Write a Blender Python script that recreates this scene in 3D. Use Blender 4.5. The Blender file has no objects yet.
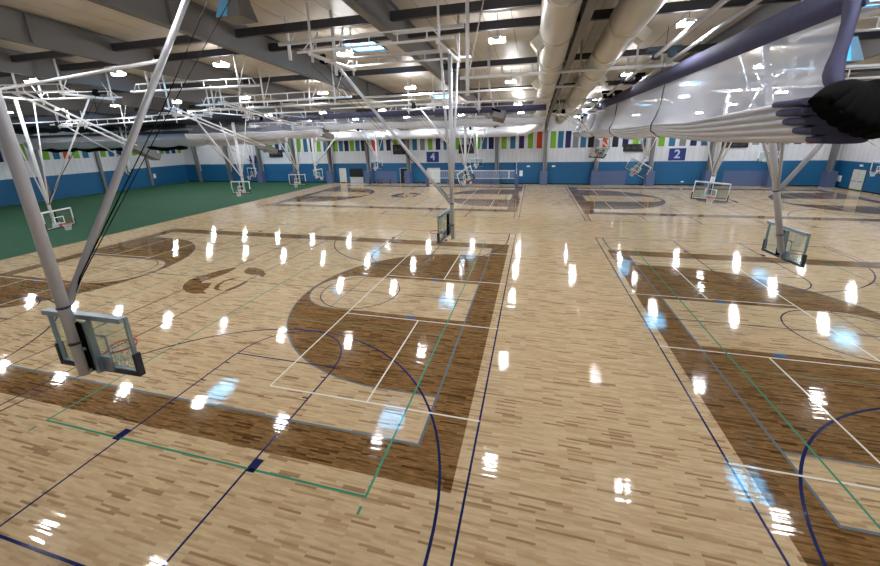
import bpy, math, random
from mathutils import Vector, Matrix
random.seed(7)
sc = bpy.context.scene
C = sc.collection
PI = math.pi

# ------------------------------------------------------------------ camera
F_PX, CAM_H = 359.507, 6.83
PITCH, YAW, ROLL = 0.267245, 0.255633, -0.0242714
cy, sy, cp, sp = math.cos(YAW), math.sin(YAW), math.cos(PITCH), math.sin(PITCH)
fwd = Vector((-sy*cp, cy*cp, -sp)); rt = Vector((cy, sy, 0)); up = rt.cross(fwd)
c_, s_ = math.cos(ROLL), math.sin(ROLL)
R_ = c_*rt + s_*up; U_ = -s_*rt + c_*up
cam = bpy.data.cameras.new('camera'); co = bpy.data.objects.new('camera', cam); C.objects.link(co)
cam.sensor_fit = 'HORIZONTAL'; cam.sensor_width = 36; cam.lens = F_PX/880*36
cam.shift_y = -47/880; cam.clip_start = 0.1; cam.clip_end = 500
co.matrix_world = Matrix(((R_.x, U_.x, -fwd.x, 0), (R_.y, U_.y, -fwd.y, 0), (R_.z, U_.z, -fwd.z, CAM_H), (0, 0, 0, 1)))
sc.camera = co

# ------------------------------------------------------------------ world, exposure
w = bpy.data.worlds.new('sky'); sc.world = w; w.use_nodes = True
bgn = w.node_tree.nodes['Background']; bgn.inputs[0].default_value = (0.30, 0.66, 1.0, 1); bgn.inputs[1].default_value = 13.0
sc.view_settings.view_transform = 'Standard'; sc.view_settings.look = 'None'
sc.view_settings.gamma = 1; sc.view_settings.use_curve_mapping = False
sc.view_settings.exposure = 0.8
LAMP = 190.0

# ------------------------------------------------------------------ materials
def lin(c):
    return tuple(((v/255)/12.92 if v/255 <= 0.04045 else ((v/255+0.055)/1.055)**2.4) for v in c)
def newmat(name):
    m = bpy.data.materials.new(name); m.use_nodes = True
    return m, m.node_tree, m.node_tree.nodes['Principled BSDF']
def N(nt, typ, **kw):
    n = nt.nodes.new(typ)
    for k, v in kw.items(): setattr(n, k, v)
    return n
def mixc(nt, fac, a, b, blend='MIX'):
    n = nt.nodes.new('ShaderNodeMix'); n.data_type = 'RGBA'; n.blend_type = blend
    for i, v in ((0, fac), (6, a), (7, b)):
        if hasattr(v, 'is_output'): nt.links.new(v, n.inputs[i])
        elif i == 0: n.inputs[0].default_value = v
        else: n.inputs[i].default_value = (*v, 1)
    return n.outputs[2]
def simple(name, rgb, rough=0.5, metal=0.0, var=0.12, scale=3.0, bump=0.0):
    m, nt, b = newmat(name); col = lin(rgb)
    tc = N(nt, 'ShaderNodeTexCoord'); no = N(nt, 'ShaderNodeTexNoise'); no.inputs['Scale'].default_value = scale
    no.inputs['Detail'].default_value = 4
    nt.links.new(tc.outputs['Object'], no.inputs['Vector'])
    o = mixc(nt, no.outputs[0], tuple(v*(1-var) for v in col), tuple(min(1, v*(1+var)) for v in col))
    nt.links.new(o, b.inputs['Base Color'])
    b.inputs['Roughness'].default_value = rough; b.inputs['Metallic'].default_value = metal
    if bump:
        bp = N(nt, 'ShaderNodeBump'); bp.inputs['Strength'].default_value = bump
        nt.links.new(no.outputs[0], bp.inputs['Height']); nt.links.new(bp.outputs[0], b.inputs['Normal'])
    return m
def wood(name, dark, mid, light, blotch):
    m, nt, b = newmat(name)
    ge = N(nt, 'ShaderNodeNewGeometry')
    br = N(nt, 'ShaderNodeTexBrick'); br.offset = 0.37; br.offset_frequency = 3; br.squash = 1
    br.inputs['Color1'].default_value = (0, 0, 0, 1); br.inputs['Color2'].default_value = (1, 1, 1, 1)
    br.inputs['Mortar'].default_value = (0.5, 0.5, 0.5, 1)
    br.inputs['Scale'].default_value = 1; br.inputs['Mortar Size'].default_value = 0.0
    br.inputs['Brick Width'].default_value = 0.5; br.inputs['Row Height'].default_value = 0.047
    nt.links.new(ge.outputs['Position'], br.inputs['Vector'])
    rp = N(nt, 'ShaderNodeValToRGB')
    e = rp.color_ramp.elements
    e[0].position = 0.0; e[0].color = (*lin(dark), 1); e[1].position = 1; e[1].color = (*lin(light), 1)
    for p_, c in ((0.03, dark), (0.17, mid), (0.7, light)):
        q = e.new(p_); q.color = (*lin(c), 1)
    nt.links.new(br.outputs['Color'], rp.inputs[0])
    mp = N(nt, 'ShaderNodeMapping'); mp.inputs['Scale'].default_value = (1.2, 9, 1)
    nt.links.new(ge.outputs['Position'], mp.inputs[0])
    no = N(nt, 'ShaderNodeTexNoise'); no.inputs['Scale'].default_value = 3.2 if blotch else 2.2; no.inputs['Detail'].default_value = 5
    nt.links.new(mp.outputs[0], no.inputs['Vector'])
    r2 = N(nt, 'ShaderNodeMapRange'); r2.inputs[1].default_value = 0.35; r2.inputs[2].default_value = 0.7
    r2.inputs[3].default_value = 0.62 if blotch else 0.86; r2.inputs[4].default_value = 1.3 if blotch else 1.06
    nt.links.new(no.outputs[0], r2.inputs[0])
    cb = N(nt, 'ShaderNodeCombineColor')
    for i in range(3): nt.links.new(r2.outputs[0], cb.inputs[i])
    o = mixc(nt, 1.0, rp.outputs[0], cb.outputs[0], 'MULTIPLY')
    nt.links.new(o, b.inputs['Base Color'])
    finish(nt, b, ge)
    return m
def finish(nt, b, ge):
    b.inputs['Roughness'].default_value = 0.05; b.inputs['IOR'].default_value = 1.43
    mp = N(nt, 'ShaderNodeMapping'); mp.inputs['Scale'].default_value = (0.5, 11, 1)
    nt.links.new(ge.outputs['Position'], mp.inputs[0])
    no = N(nt, 'ShaderNodeTexNoise'); no.inputs['Scale'].default_value = 1.0; no.inputs['Detail'].default_value = 1
    nt.links.new(mp.outputs[0], no.inputs['Vector'])
    bp = N(nt, 'ShaderNodeBump'); bp.inputs['Strength'].default_value = 0.22; bp.inputs['Distance'].default_value = 0.012
    nt.links.new(no.outputs[0], bp.inputs['Height']); nt.links.new(bp.outputs[0], b.inputs['Normal'])
def paint(name, rgb):
    m, nt, b = newmat(name); b.inputs['Base Color'].default_value = (*lin(rgb), 1)
    finish(nt, b, N(nt, 'ShaderNodeNewGeometry')); return m
def emit(name, rgb, s):
    m, nt, b = newmat(name); b.inputs['Base Color'].default_value = (*rgb, 1)
    b.inputs['Emission Color'].default_value = (*rgb, 1); b.inputs['Emission Strength'].default_value = s
    return m
def glass(name, tint=(0.86, 0.93, 0.92), mixv=0.12):
    m, nt, b = newmat(name); nt.nodes.remove(b)
    tr = N(nt, 'ShaderNodeBsdfTransparent'); tr.inputs[0].default_value = (*tint, 1)
    gl = N(nt, 'ShaderNodeBsdfGlossy'); gl.inputs['Roughness'].default_value = 0.05
    mx = N(nt, 'ShaderNodeMixShader'); lw = N(nt, 'ShaderNodeLayerWeight'); lw.inputs[0].default_value = 0.12
    fr = N(nt, 'ShaderNodeMapRange'); fr.inputs[3].default_value = 0.03; fr.inputs[4].default_value = 0.6
    nt.links.new(lw.outputs['Facing'], fr.inputs[0]); nt.links.new(fr.outputs[0], mx.inputs[0]); nt.links.new(tr.outputs[0], mx.inputs[1]); nt.links.new(gl.outputs[0], mx.inputs[2])
    nt.links.new(mx.outputs[0], nt.nodes['Material Output'].inputs[0]); return m
def meshcloth(name, rgb, opac, opac_edge):
    m, nt, b = newmat(name); b.inputs['Base Color'].default_value = (*lin(rgb), 1); b.inputs['Roughness'].default_value = 0.6
    tr = N(nt, 'ShaderNodeBsdfTransparent'); mx = N(nt, 'ShaderNodeMixShader')
    lw = N(nt, 'ShaderNodeLayerWeight'); lw.inputs[0].default_value = 0.5
    mr = N(nt, 'ShaderNodeMapRange'); mr.inputs[3].default_value = opac; mr.inputs[4].default_value = opac_edge
    nt.links.new(lw.outputs['Facing'], mr.inputs[0]); nt.links.new(mr.outputs[0], mx.inputs[0])
    nt.links.new(tr.outputs[0], mx.inputs[1]); nt.links.new(b.outputs[0], mx.inputs[2])
    nt.links.new(mx.outputs[0], nt.nodes['Material Output'].inputs[0]); return m
def ribbed(name, rgb, axis, period, rough=0.6, strength=0.5, dark=0.8, duty=0.12, noise=0.08):
    """sheet with regular ribs or seams running across one world axis"""
    m, nt, b = newmat(name); col = lin(rgb)
    ge = N(nt, 'ShaderNodeNewGeometry'); sx = N(nt, 'ShaderNodeSeparateXYZ'); nt.links.new(ge.outputs['Position'], sx.inputs[0])
    md = N(nt, 'ShaderNodeMath', operation='DIVIDE'); md.inputs[1].default_value = period; nt.links.new(sx.outputs[axis], md.inputs[0])
    fr = N(nt, 'ShaderNodeMath', operation='FRACT'); nt.links.new(md.outputs[0], fr.inputs[0])
    lt = N(nt, 'ShaderNodeMath', operation='LESS_THAN'); lt.inputs[1].default_value = duty; nt.links.new(fr.outputs[0], lt.inputs[0])
    no = N(nt, 'ShaderNodeTexNoise'); no.inputs['Scale'].default_value = 0.8; no.inputs['Detail'].default_value = 4
    nt.links.new(ge.outputs['Position'], no.inputs['Vector'])
    base = mixc(nt, no.outputs[0], tuple(v*(1-noise*2) for v in col), tuple(min(1, v*(1+noise)) for v in col))
    o = mixc(nt, lt.outputs[0], base, tuple(v*dark for v in col))
    nt.links.new(o, b.inputs['Base Color']); b.inputs['Roughness'].default_value = rough
    bp = N(nt, 'ShaderNodeBump'); bp.inputs['Strength'].default_value = strength; bp.inputs['Distance'].default_value = 0.03
    nt.links.new(lt.outputs[0], bp.inputs['Height']); nt.links.new(bp.outputs[0], b.inputs['Normal'])
    return m
M = {}
M['maple'] = wood('maple strip floor', (156, 126, 92), (190, 162, 124), (205, 180, 143), False)
M['stain'] = wood('dark stained maple', (84, 58, 32), (112, 82, 48), (134, 102, 62), True)
M['stain'].node_tree.nodes['Principled BSDF'].inputs['IOR'].default_value = 1.3
M['navy'] = paint('navy court paint', (24, 36, 84)); M['white_line'] = paint('white court paint', (226, 224, 216))
M['green_line'] = paint('green court paint', (62, 140, 112)); M['pale_green'] = paint('pale green court paint', (112, 138, 104))
M['steel_line'] = paint('steel blue court paint', (98, 116, 130)); M['block'] = paint('mid blue court paint', (52, 108, 158))
M['black_line'] = paint('dark court paint', (48, 46, 52))
M['turf'] = simple('green artificial turf', (4, 66, 36), 0.9, 0, 0.3, 1.5, 0.3)
M['white_wall'] = ribbed('white ribbed metal siding', (206, 208, 214), 0, 0.62, 0.55, 0.6, 0.82)
M['white_wall_y'] = ribbed('white ribbed metal siding side', (206, 208, 214), 1, 0.62, 0.55, 0.6, 0.82)
M['blue_wall'] = simple('blue painted wall', (6, 84, 128), 0.55, 0, 0.06, 0.6)
M['deck'] = ribbed('cream roof liner', (206, 200, 190), 0, 1.12, 0.45, 0.8, 0.45, 0.035, 0.16)
M['frame_grey'] = simple('grey primed steel frame', (112, 112, 114), 0.55, 0.1, 0.1, 1.2)
M['strut'] = simple('dark grey steel strut', (62, 62, 70), 0.5, 0.2)
M['pipe'] = simple('pale grey powder coated pipe', (196, 198, 206), 0.35, 0.1, 0.06)
M['pipe_dark'] = simple('grey pole finish', (200, 203, 212), 0.38, 0.2, 0.08)
M['white'] = simple('white enamel', (228, 230, 234), 0.4, 0, 0.04)
M['galv'] = simple('galvanised steel', (150, 168, 182), 0.3, 0.7, 0.15)
M['duct'] = simple('galvanised duct skin', (204, 200, 190), 0.42, 0.15, 0.1, 1.0)
M['duct_white'] = simple('white duct skin', (206, 208, 214), 0.4, 0, 0.05, 1.0)
M['black'] = simple('black rubber', (10, 10, 12), 0.9)
M['black'].node_tree.nodes['Principled BSDF'].inputs['Specular IOR Level'].default_value = 0.1
M['pad'] = simple('charcoal board padding', (40, 42, 50), 0.6)
M['rim'] = simple('red rim enamel', (186, 52, 40), 0.35)
M['glass'] = glass('clear board glass'); M['pane'] = glass('skylight pane', (0.8, 0.95, 1.0))
M['net'] = simple('white net cord', (225, 225, 222), 0.8)
M['purple'] = simple('purple grey vinyl', (76, 77, 102), 0.85, 0, 0.12, 5, 0.1)
M['purple'].node_tree.nodes['Principled BSDF'].inputs['Specular IOR Level'].default_value = 0.15
M['wallpad'] = simple('slate blue wall pad', (78, 92, 128), 0.6, 0, 0.08)
M['mesh'] = meshcloth('white curtain mesh', (208, 213, 228), 0.18, 0.64)
M['mesh'].node_tree.nodes['Principled BSDF'].inputs['Specular IOR Level'].default_value = 0.05
M['vinyl'] = simple('white folded curtain mesh', (196, 198, 206), 0.6, 0, 0.1, 4, 0.1)
M['navy_net'] = simple('dark navy netting', (16, 28, 44), 0.85, 0, 0.3, 4, 0.5)
M['teal'] = simple('teal steel plate', (44, 66, 84), 0.5, 0.2)
M['lamp'] = emit('lit lamp lens', (0.98, 0.985, 1.0), LAMP)
M['uplight'] = emit('added roof brightening lens', (0.98, 0.985, 1.0), LAMP*0.36)  # upward emitter added on top of each lamp to brighten the roof
M['housing'] = simple('white lamp housing', (225, 225, 225), 0.5)
M['sign'] = simple('navy sign face', (14, 36, 104), 0.5); M['sign_digit'] = simple('pale digit', (170, 184, 214), 0.5)
M['screen'] = simple('black display face', (12, 13, 16), 0.4); M['door_paint'] = simple('pale grey door', (196, 198, 192), 0.5)
M['dark_room'] = simple('dark interior', (14, 15, 18), 0.8)
M['b_green'] = simple('green banner cloth', (108, 160, 44), 0.8); M['b_teal'] = simple('teal banner cloth', (26, 96, 130), 0.8)
M['b_navy'] = simple('navy banner cloth', (16, 24, 78), 0.8); M['b_grey'] = simple('grey banner cloth', (112, 116, 120), 0.8)
M['b_orange'] = simple('orange red banner cloth', (196, 68, 30), 0.8); M['b_black'] = simple('near black banner cloth', (22, 24, 34), 0.8)
M['hood_skylit'] = simple('hood face with painted skylight blue', (96, 168, 216), 0.4)  # blue light from the skylights put into the face colour

# ------------------------------------------------------------------ mesh builder
class MB:
    def __init__(s): s.v = []; s.f = []; s.sm = []
    def add(s, vs, fs, smooth=False):
        o = len(s.v); s.v += [tuple(v) for v in vs]; s.f += [tuple(i+o for i in f) for f in fs]; s.sm += [smooth]*len(fs)
        return s
    def box(s, c, d, mat=None):
        x, y, z = (q/2 for q in d)
        vs = [Vector((a*x, b*y, e*z)) for a in (-1, 1) for b in (-1, 1) for e in (-1, 1)]
        if mat is not None: vs = [mat @ v for v in vs]
        vs = [v + Vector(c) for v in vs]
        return s.add(vs, [(0, 1, 3, 2), (4, 6, 7, 5), (0, 4, 5, 1), (2, 3, 7, 6), (0, 2, 6, 4), (1, 5, 7, 3)])
    def box2(s, a, b):
        return s.box([(p+q)/2 for p, q in zip(a, b)], [abs(q-p) for p, q in zip(a, b)])
    def bar(s, a, b, w_, h_):
        a, b = Vector(a), Vector(b); d = b-a; q = d.to_track_quat('Y', 'Z').to_matrix()
        return s.box((a+b)/2, (w_, d.length, h_), q)
    def tube(s, pts, r, n=10, cap=True, closed=False):
        pts = [Vector(p) for p in pts]; k = len(pts); rs = r if isinstance(r, (list, tuple)) else [r]*k
        rings = []; prev = None
        for i, p_ in enumerate(pts):
            if closed: t = pts[(i+1) % k]-pts[i-1]
            else: t = pts[min(i+1, k-1)]-pts[max(i-1, 0)]
            t.normalize()
            if prev is None:
                a = Vector((0, 0, 1)) if abs(t.z) < 0.9 else Vector((1, 0, 0)); u = t.cross(a).normalized()
            else: u = (prev - t*prev.dot(t)).normalized()
            prev = u; v = t.cross(u)
            rings.append([p_ + rs[i]*(math.cos(2*PI*j/n)*u + math.sin(2*PI*j/n)*v) for j in range(n)])
        vs = [q for r_ in rings for q in r_]; fs = []
        m_ = k if closed else k-1
        for i in range(m_):
            for j in range(n):
                a, b = i*n+j, i*n+(j+1) % n; c, d = ((i+1) % k)*n+(j+1) % n, ((i+1) % k)*n+j
                fs.append((a, b, c, d))
        s.add(vs, fs, True)
        if cap and not closed:
            o = len(s.v)-len(vs)
            s.f += [tuple(o+j for j in reversed(range(n))), tuple(o+(k-1)*n+j for j in range(n))]; s.sm += [False, False]
        return s
    def poly(s, pts, z):
        return s.add([(x, y, z) for x, y in pts], [tuple(range(len(pts)))])
    def prism(s, pts, a, b):
        """pts in 3D, extruded by vector b-a"""
        n = len(pts); d = Vector(b)-Vector(a); vs = [Vector(p) for p in pts]+[Vector(p)+d for p in pts]
        return s.add(vs, [tuple(reversed(range(n))), tuple(range(n, 2*n))]+[(i, (i+1) % n, n+(i+1) % n, n+i) for i in range(n)])
    def loft(s, rings, smooth=True, closed=True, cap=True):
        n = len(rings[0]); vs = [q for r in rings for q in r]; fs = []
        for i in range(len(rings)-1):
            for j in range(n if closed else n-1):
                fs.append((i*n+j, i*n+(j+1) % n, (i+1)*n+(j+1) % n, (i+1)*n+j))
        s.add(vs, fs, smooth)
        if cap and closed:
            o = len(s.v)-len(vs); s.f += [tuple(o+j for j in reversed(range(n))), tuple(o+(len(rings)-1)*n+j for j in range(n))]; s.sm += [False]*2
        return s
    def build(s, name, m, parent=None):
        me = bpy.data.meshes.new(name); me.from_pydata(s.v, [], s.f); me.materials.append(m)
        me.polygons.foreach_set('use_smooth', s.sm); me.update()
        o = bpy.data.objects.new(name, me); C.objects.link(o)
        if parent is not None: o.parent = parent
        return o
def tag(o, label=None, cat=None, group=None, kind=None):
    if label: o['label'] = label
    if cat: o['category'] = cat
    if group: o['group'] = group
    if kind: o['kind'] = kind
    return o
def empty(name, loc=(0, 0, 0), rz=0):
    o = bpy.data.objects.new(name, None); C.objects.link(o); o.location = loc; o.rotation_euler = (0, 0, rz); o.empty_display_size = 0.2
    return o
def struct(o): o['kind'] = 'structure'; return o
ORD = ['first', 'second', 'third', 'fourth', 'fifth', 'sixth', 'seventh', 'eighth', 'ninth', 'tenth', 'eleventh', 'twelfth', 'thirteenth', 'fourteenth', 'fifteenth', 'sixteenth', 'seventeenth']

# ------------------------------------------------------------------ room dimensions
XL, XR, YN, YF = -62.5, 35.2, -5.0, 54.0
def roof_z(y): return 11.92-0.055*abs(y-8)
TURF_X = -32.4
BAYS = [1.45+6.75*k for k in range(-9, 5)]+[34.25]

# floor
fl = struct(MB().box2((TURF_X, YN, -0.3), (XR, YF, 0)).build('floor', M['maple']))
tf = MB().box2((XL, YN, -0.3), (TURF_X, YF, 0.0)).build('turf', M['turf'])
tag(tf, 'dark green artificial turf field covering the left side of the hall', 'turf')

def line_strip(mb, pts, w_, z, closed=False):
    pts = [Vector((x, y, 0)) for x, y in pts]; k = len(pts); L = []; Rr = []
    for i in range(k):
        if closed: a, b = pts[i-1], pts[(i+1) % k]
        else: a, b = pts[max(i-1, 0)], pts[min(i+1, k-1)]
        d0 = (pts[i]-a).normalized() if (pts[i]-a).length > 1e-6 else (b-pts[i]).normalized()
        d1 = (b-pts[i]).normalized() if (b-pts[i]).length > 1e-6 else d0
        t = (d0+d1).normalized(); n = Vector((-t.y, t.x, 0)); sc_ = 1/max(0.5, n.dot(Vector((-d0.y, d0.x, 0))))
        L.append(pts[i]+n*w_/2*sc_); Rr.append(pts[i]-n*w_/2*sc_)
    vs = [(q.x, q.y, z) for q in L]+[(q.x, q.y, z) for q in Rr]
    m_ = k if closed else k-1
    mb.add(vs, [(i, k+i, k+(i+1) % k, (i+1) % k) for i in range(m_)])
def arc(cx, cy_, r, a0, a1, n=40):
    return [(cx+r*math.cos(math.radians(a0+(a1-a0)*i/n)), cy_+r*math.sin(math.radians(a0+(a1-a0)*i/n))) for i in range(n+1)]

# court geometry; left court runs x -27.9..-2.29, mirrored at x=1.63 for the right one
CX0, CYC = -15.1, 14.08
HL, HW = 12.81, 7.72           # half length and half width of the cross court
def court(mx, dy, idx):
    """mx maps local x (left court coordinates) to world x"""
    f = (lambda x: x) if not mx else (lambda x: 3.26-x)
    P = lambda pts: [(f(x), y+dy) for x, y in pts]
    x0, x1, y0, y1 = CX0-HL, CX0+HL, CYC-HW, CYC+HW
    b = 0.97
    st = MB()
    if mx:
        flip = lambda q: list(reversed(q))
    else: flip = lambda q: q
    def quad(a, b_, c, d): st.poly(flip(P([(a, b_), (c, b_), (c, d), (a, d)])), 0.0012)
    quad(x0-b, y0-b, x1+b, y0); quad(x0-b, y1, x1+b, y1+b); quad(x0-b, y0, x0, y1); quad(x1, y0, x1+b, y1)
    o = st.build('stained_border', M['stain'], fl); o['label'] = 'dark stained border band'
    kb = MB(); wh = MB(); nv = MB(); gr = MB(); sb = MB(); pg = MB(); bk = MB(); lo = MB()
    def L(mb, pts, w_=0.05, z=0.0035, closed=False): line_strip(mb, P(pts), w_, z, closed)
    for sgn in (1, -1):
        g = (lambda x, s=sgn: CX0+s*(x-CX0))
        hx = x1-1.65; r3 = 6.10; rl = 1.83
        # stained key: area inside the arc, less the pale lane with its round end; strips in x
        n = 64; xs = [x1-(x1-(hx-r3))*i/n for i in range(n+1)]
        ftx = x1-5.80
        def outer(x): return r3 if x >= hx else math.sqrt(max(0, r3*r3-(x-hx)**2))
        def inner(x): return 1.83 if x >= ftx else (math.sqrt(max(0, rl*rl-(x-ftx)**2)) if x > ftx-rl else 0)
        for i in range(n):
            a, c = xs[i], xs[i+1]
            for t in (1, -1):
                q = [(g(a), CYC+t*inner(a)), (g(c), CYC+t*inner(c)), (g(c), CYC+t*outer(c)), (g(a), CYC+t*outer(a))]
                q = P(q)
                A = sum(q[j][0]*q[(j+1) % 4][1]-q[(j+1) % 4][0]*q[j][1] for j in range(4))
                if abs(A) < 1e-5: continue
                if A < 0: q.reverse()
                kb.poly(q, 0.0012)
        a3 = [(g(x1), CYC-r3)]+[(g(x), y) for x, y in arc(hx, CYC, r3, 270, 90, 60)]+[(g(x1), CYC+r3)]
        L(sb, a3, 0.05, 0.0028)
        fa = [(g(ftx), CYC-rl)]+[(g(x), y) for x, y in arc(ftx, CYC, rl, 270, 90, 30)]+[(g(ftx), CYC+rl)]
        L(sb, fa, 0.04, 0.0028); L(sb, [(g(ftx), CYC-rl), (g(ftx), CYC+rl)], 0.04, 0.0028)
        for t in (1, -1):
            yb = CYC+t*(rl+0.1); xa, xb = g(x1-2.0), g(x1-2.35)
            bk.box2((min(f(xa), f(xb)), yb+dy-0.09, 0.0), (max(f(xa), f(xb)), yb+dy+0.09, 0.005))
        # side court, navy, running in y
        sx = g(-7.56); ya, yb2 = 2.71, 2*CYC-2.71
        e1, e2 = g(-1.03), g(-13.95)
        L(nv, [(e1, ya), (e1, yb2)], 0.05, 0.004); L(nv, [(e2, ya), (e2, yb2)], 0.05, 0.004)
        for yy, q in ((ya, 1), (yb2, -1)):
            L(nv, [(e1, yy), (e2, yy)], 0.05, 0.004)
            for t in (1, -1):
                L(nv, [(sx+t*1.83, yy), (sx+t*1.83, yy+q*5.85)], 0.05, 0.004)
                for hh in (3.45, 4.45, 5.35): L(nv, [(sx+t*1.83, yy+q*hh), (sx+t*(1.83-0.18), yy+q*hh)], 0.045, 0.004)
                bk2 = (sx+t*1.83, sx+t*2.03)
                nv.box2((min(map(f, bk2)), yy+q*2.32+dy-0.16, 0), (max(map(f, bk2)), yy+q*2.32+dy+0.16, 0.005))
            L(nv, [(sx-1.83, yy+q*5.85), (sx+1.83, yy+q*5.85)], 0.05, 0.004)
            L(nv, [(sx+x, yy+q*5.85+q*y) for x, y in arc(0, 0, 1.80, 0, 180, 30)], 0.05, 0.004)
            L(nv, [(sx-6.1, yy)]+[(sx+x, yy+q*(1.6+y)) for x, y in arc(0, 0, 6.1, 180, 0, 60)]+[(sx+6.1, yy)], 0.06, 0.004)
        L(nv, arc(sx, CYC, 1.80, 0, 360, 48)[:-1], 0.045, 0.004, True)
        L(nv, [(e1, CYC), (e2, CYC)], 0.04, 0.004)
        # white pickleball court
        p1, p2 = g(-1.03), g(-7.13); pm = (p1+p2)/2; k0, k1 = CYC-2.13, CYC+2.13; q0, q1 = CYC-6.7, CYC+6.7
        for yy in (q0, k0, k1, q1): L(wh, [(p1, yy), (p2, yy)], 0.05, 0.0045)
        L(wh, [(p2, q0), (p2, q1)], 0.05, 0.0045); L(wh, [(pm, q0), (pm, k0)], 0.05, 0.0045); L(wh, [(pm, k1), (pm, q1)], 0.05, 0.0045)
        # green volleyball court
        v1, v2 = g(-2.94), g(-11.94); w0, w1 = CYC-9.15, CYC+9.15
        L(gr, [(v1, w0), (v1, w1), (v2, w1), (v2, w0)], 0.05, 0.005, True)
        for yy in (CYC-3, CYC+3): L(pg, [(v1, yy), (v2, yy)], 0.035, 0.003)
        for vx in (v1, v2):
            L(gr, [(vx, w0-0.2), (vx, w0-0.36)], 0.05, 0.005)
    L(sb, [(x0, y0), (x1, y0), (x1, y1), (x0, y1)], 0.06, 0.003, True)
    L(nv, [(CX0, y0), (CX0, CYC-2.3)], 0.03, 0.004); L(nv, [(CX0, CYC+2.3), (CX0, y1)], 0.03, 0.004)
    LG = [[(-1.3, -1.39), (-1.73, -0.92), (-1.93, -0.46), (-1.92, -0.07), (-1.72, 0.49), (-1.5, 1.01), (-1.21, 1.41), (-0.85, 1.58), (-0.75, 0.67), (-0.84, 0.2), (-1.1, -0.5), (-0.88, -0.67), (-0.68, -0.58), (-0.43, -0.54), (-0.09, -1.08), (0.0, -1.44), (0.46, -1.68), (-0.17, -1.77), (-0.67, -1.72)],
          [(0.23, -1.09), (-0.01, -0.67), (-0.07, -0.18), (0.11, 0.2), (0.48, 0.4), (0.27, 0.11), (0.09, -0.27), (0.21, -0.7), (0.52, -1.08), (0.95, -1.22), (0.57, -1.28)],
          [(-0.08, 1.18), (-0.25, 1.65), (0.14, 1.78), (0.9, 1.47), (1.45, 1.0), (1.58, 0.61), (1.11, 0.84), (0.77, 0.78), (0.26, 0.9)],
          [(0.95, -1.22), (1.22, -1.2), (1.34, -0.7), (1.28, -0.04), (1.1, -0.04), (1.1, -0.6)]]
    for pl in LG:
        q = [(CX0+x*1.02+dy*0, CYC+y*1.02+dy) for x, y in pl]
        if mx: q = [(3.26-2*CX0+x, y) for x, y in q]; 
        A = sum(q[j][0]*q[(j+1) % len(q)][1]-q[(j+1) % len(q)][0]*q[j][1] for j in range(len(q)))
        if A < 0: q.reverse()
        lo.poly(q, 0.0026)
    kb.build('stained_key_area', M['stain'], fl); lo.build('centre_emblem', M['stain'], fl)
    for mb, nm, mt in ((wh, 'white_court_line', 'white_line'), (nv, 'navy_court_line', 'navy'), (gr, 'green_court_line', 'green_line'),
                       (sb, 'steel_blue_court_line', 'steel_line'), (pg, 'pale_green_court_line', 'pale_green'), (bk, 'lane_block', 'block')):
        mb.build(nm, M[mt], fl)
court(False, 0, 0); court(True, 0, 1); court(False, 28.05, 2); court(True, 28.05, 3)

# walls
def wall(name, a, b, blue_inset, m_up):
    o = struct(MB().box2(a, b).build(name, m_up)); return o
wb = wall('wall_back', (XL-0.3, YF, 0), (XR+0.3, YF+0.3, 12), 0, M['white_wall'])
MB().box2((XL, YF-0.05, 0), (XR, YF-0.002, 3.12)).build('blue_lower_band', M['blue_wall'], wb)
wl = wall('wall_left', (XL-0.3, YN, 0), (XL, YF, 12.3), 0, M['white_wall_y'])
MB().box2((XL+0.002, YN, 0.02), (XL+0.05, YF-0.06, 3.12)).build('blue_lower_band', M['blue_wall'], wl)
wr = wall('wall_right', (XR, YN, 0), (XR+0.3, YF, 12.3), 0, M['white_wall_y'])
MB().box2((XR-0.05, YN, 0), (XR-0.002, YF-0.06, 3.12)).build('blue_lower_band', M['blue_wall'], wr)
wn = wall('wall_near', (XL, YN-0.3, 0), (XR, YN, 12.2), 0, M['white_wall'])
struct(MB().box2((XL, YF-0.09, 0), (XR, YF-0.052, 0.12)).build('baseboard_back', M['black']))
struct(MB().box2((XR-0.09, YN, 0), (XR-0.052, YF-0.1, 0.12)).build('baseboard_right', M['black']))

# ceiling with skylight openings
SKX = [-40.5, -22.3, -8.5, 11.8, 26.3]; SKY_ = [18.4, 34.8, 47.3]; SW, SL = 0.85, 1.0
xs = sorted([XL-0.3, XR+0.3]+[x+s*SW for x in SKX for s in (-1, 1)]); ys = sorted([YN-0.3, 8.0, YF+0.3]+[y+s*SL for y in SKY_ for s in (-1, 1)])
cb = MB(); TH = 0.12
def hole(x, y): return any(abs(x-a) < SW*0.9 for a in SKX) and any(abs(y-b) < SL*0.9 for b in SKY_)
for i in range(len(xs)-1):
    for j in range(len(ys)-1):
        if hole((xs[i]+xs[i+1])/2, (ys[j]+ys[j+1])/2): continue
        a, b, c, d = xs[i], xs[i+1], ys[j], ys[j+1]
        q = [(a, c, roof_z(c)), (b, c, roof_z(c)), (b, d, roof_z(d)), (a, d, roof_z(d))]
        cb.add(list(q), [(0, 3, 2, 1)]); cb.add([(x, y, z+TH) for x, y, z in q], [(0, 1, 2, 3)])
for x in SKX:
    for y in SKY_:
        r = [(x-SW, y-SL), (x+SW, y-SL), (x+SW, y+SL), (x-SW, y+SL)]
        for k in range(4):
            (a, b), (c, d) = r[k], r[(k+1) % 4]
            cb.add([(a, b, roof_z(b)), (c, d, roof_z(d)), (c, d, roof_z(d)+TH), (a, b, roof_z(b)+TH)], [(0, 1, 2, 3)])
struct(cb.build('ceiling', M['deck']))
n_ = 0
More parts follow.
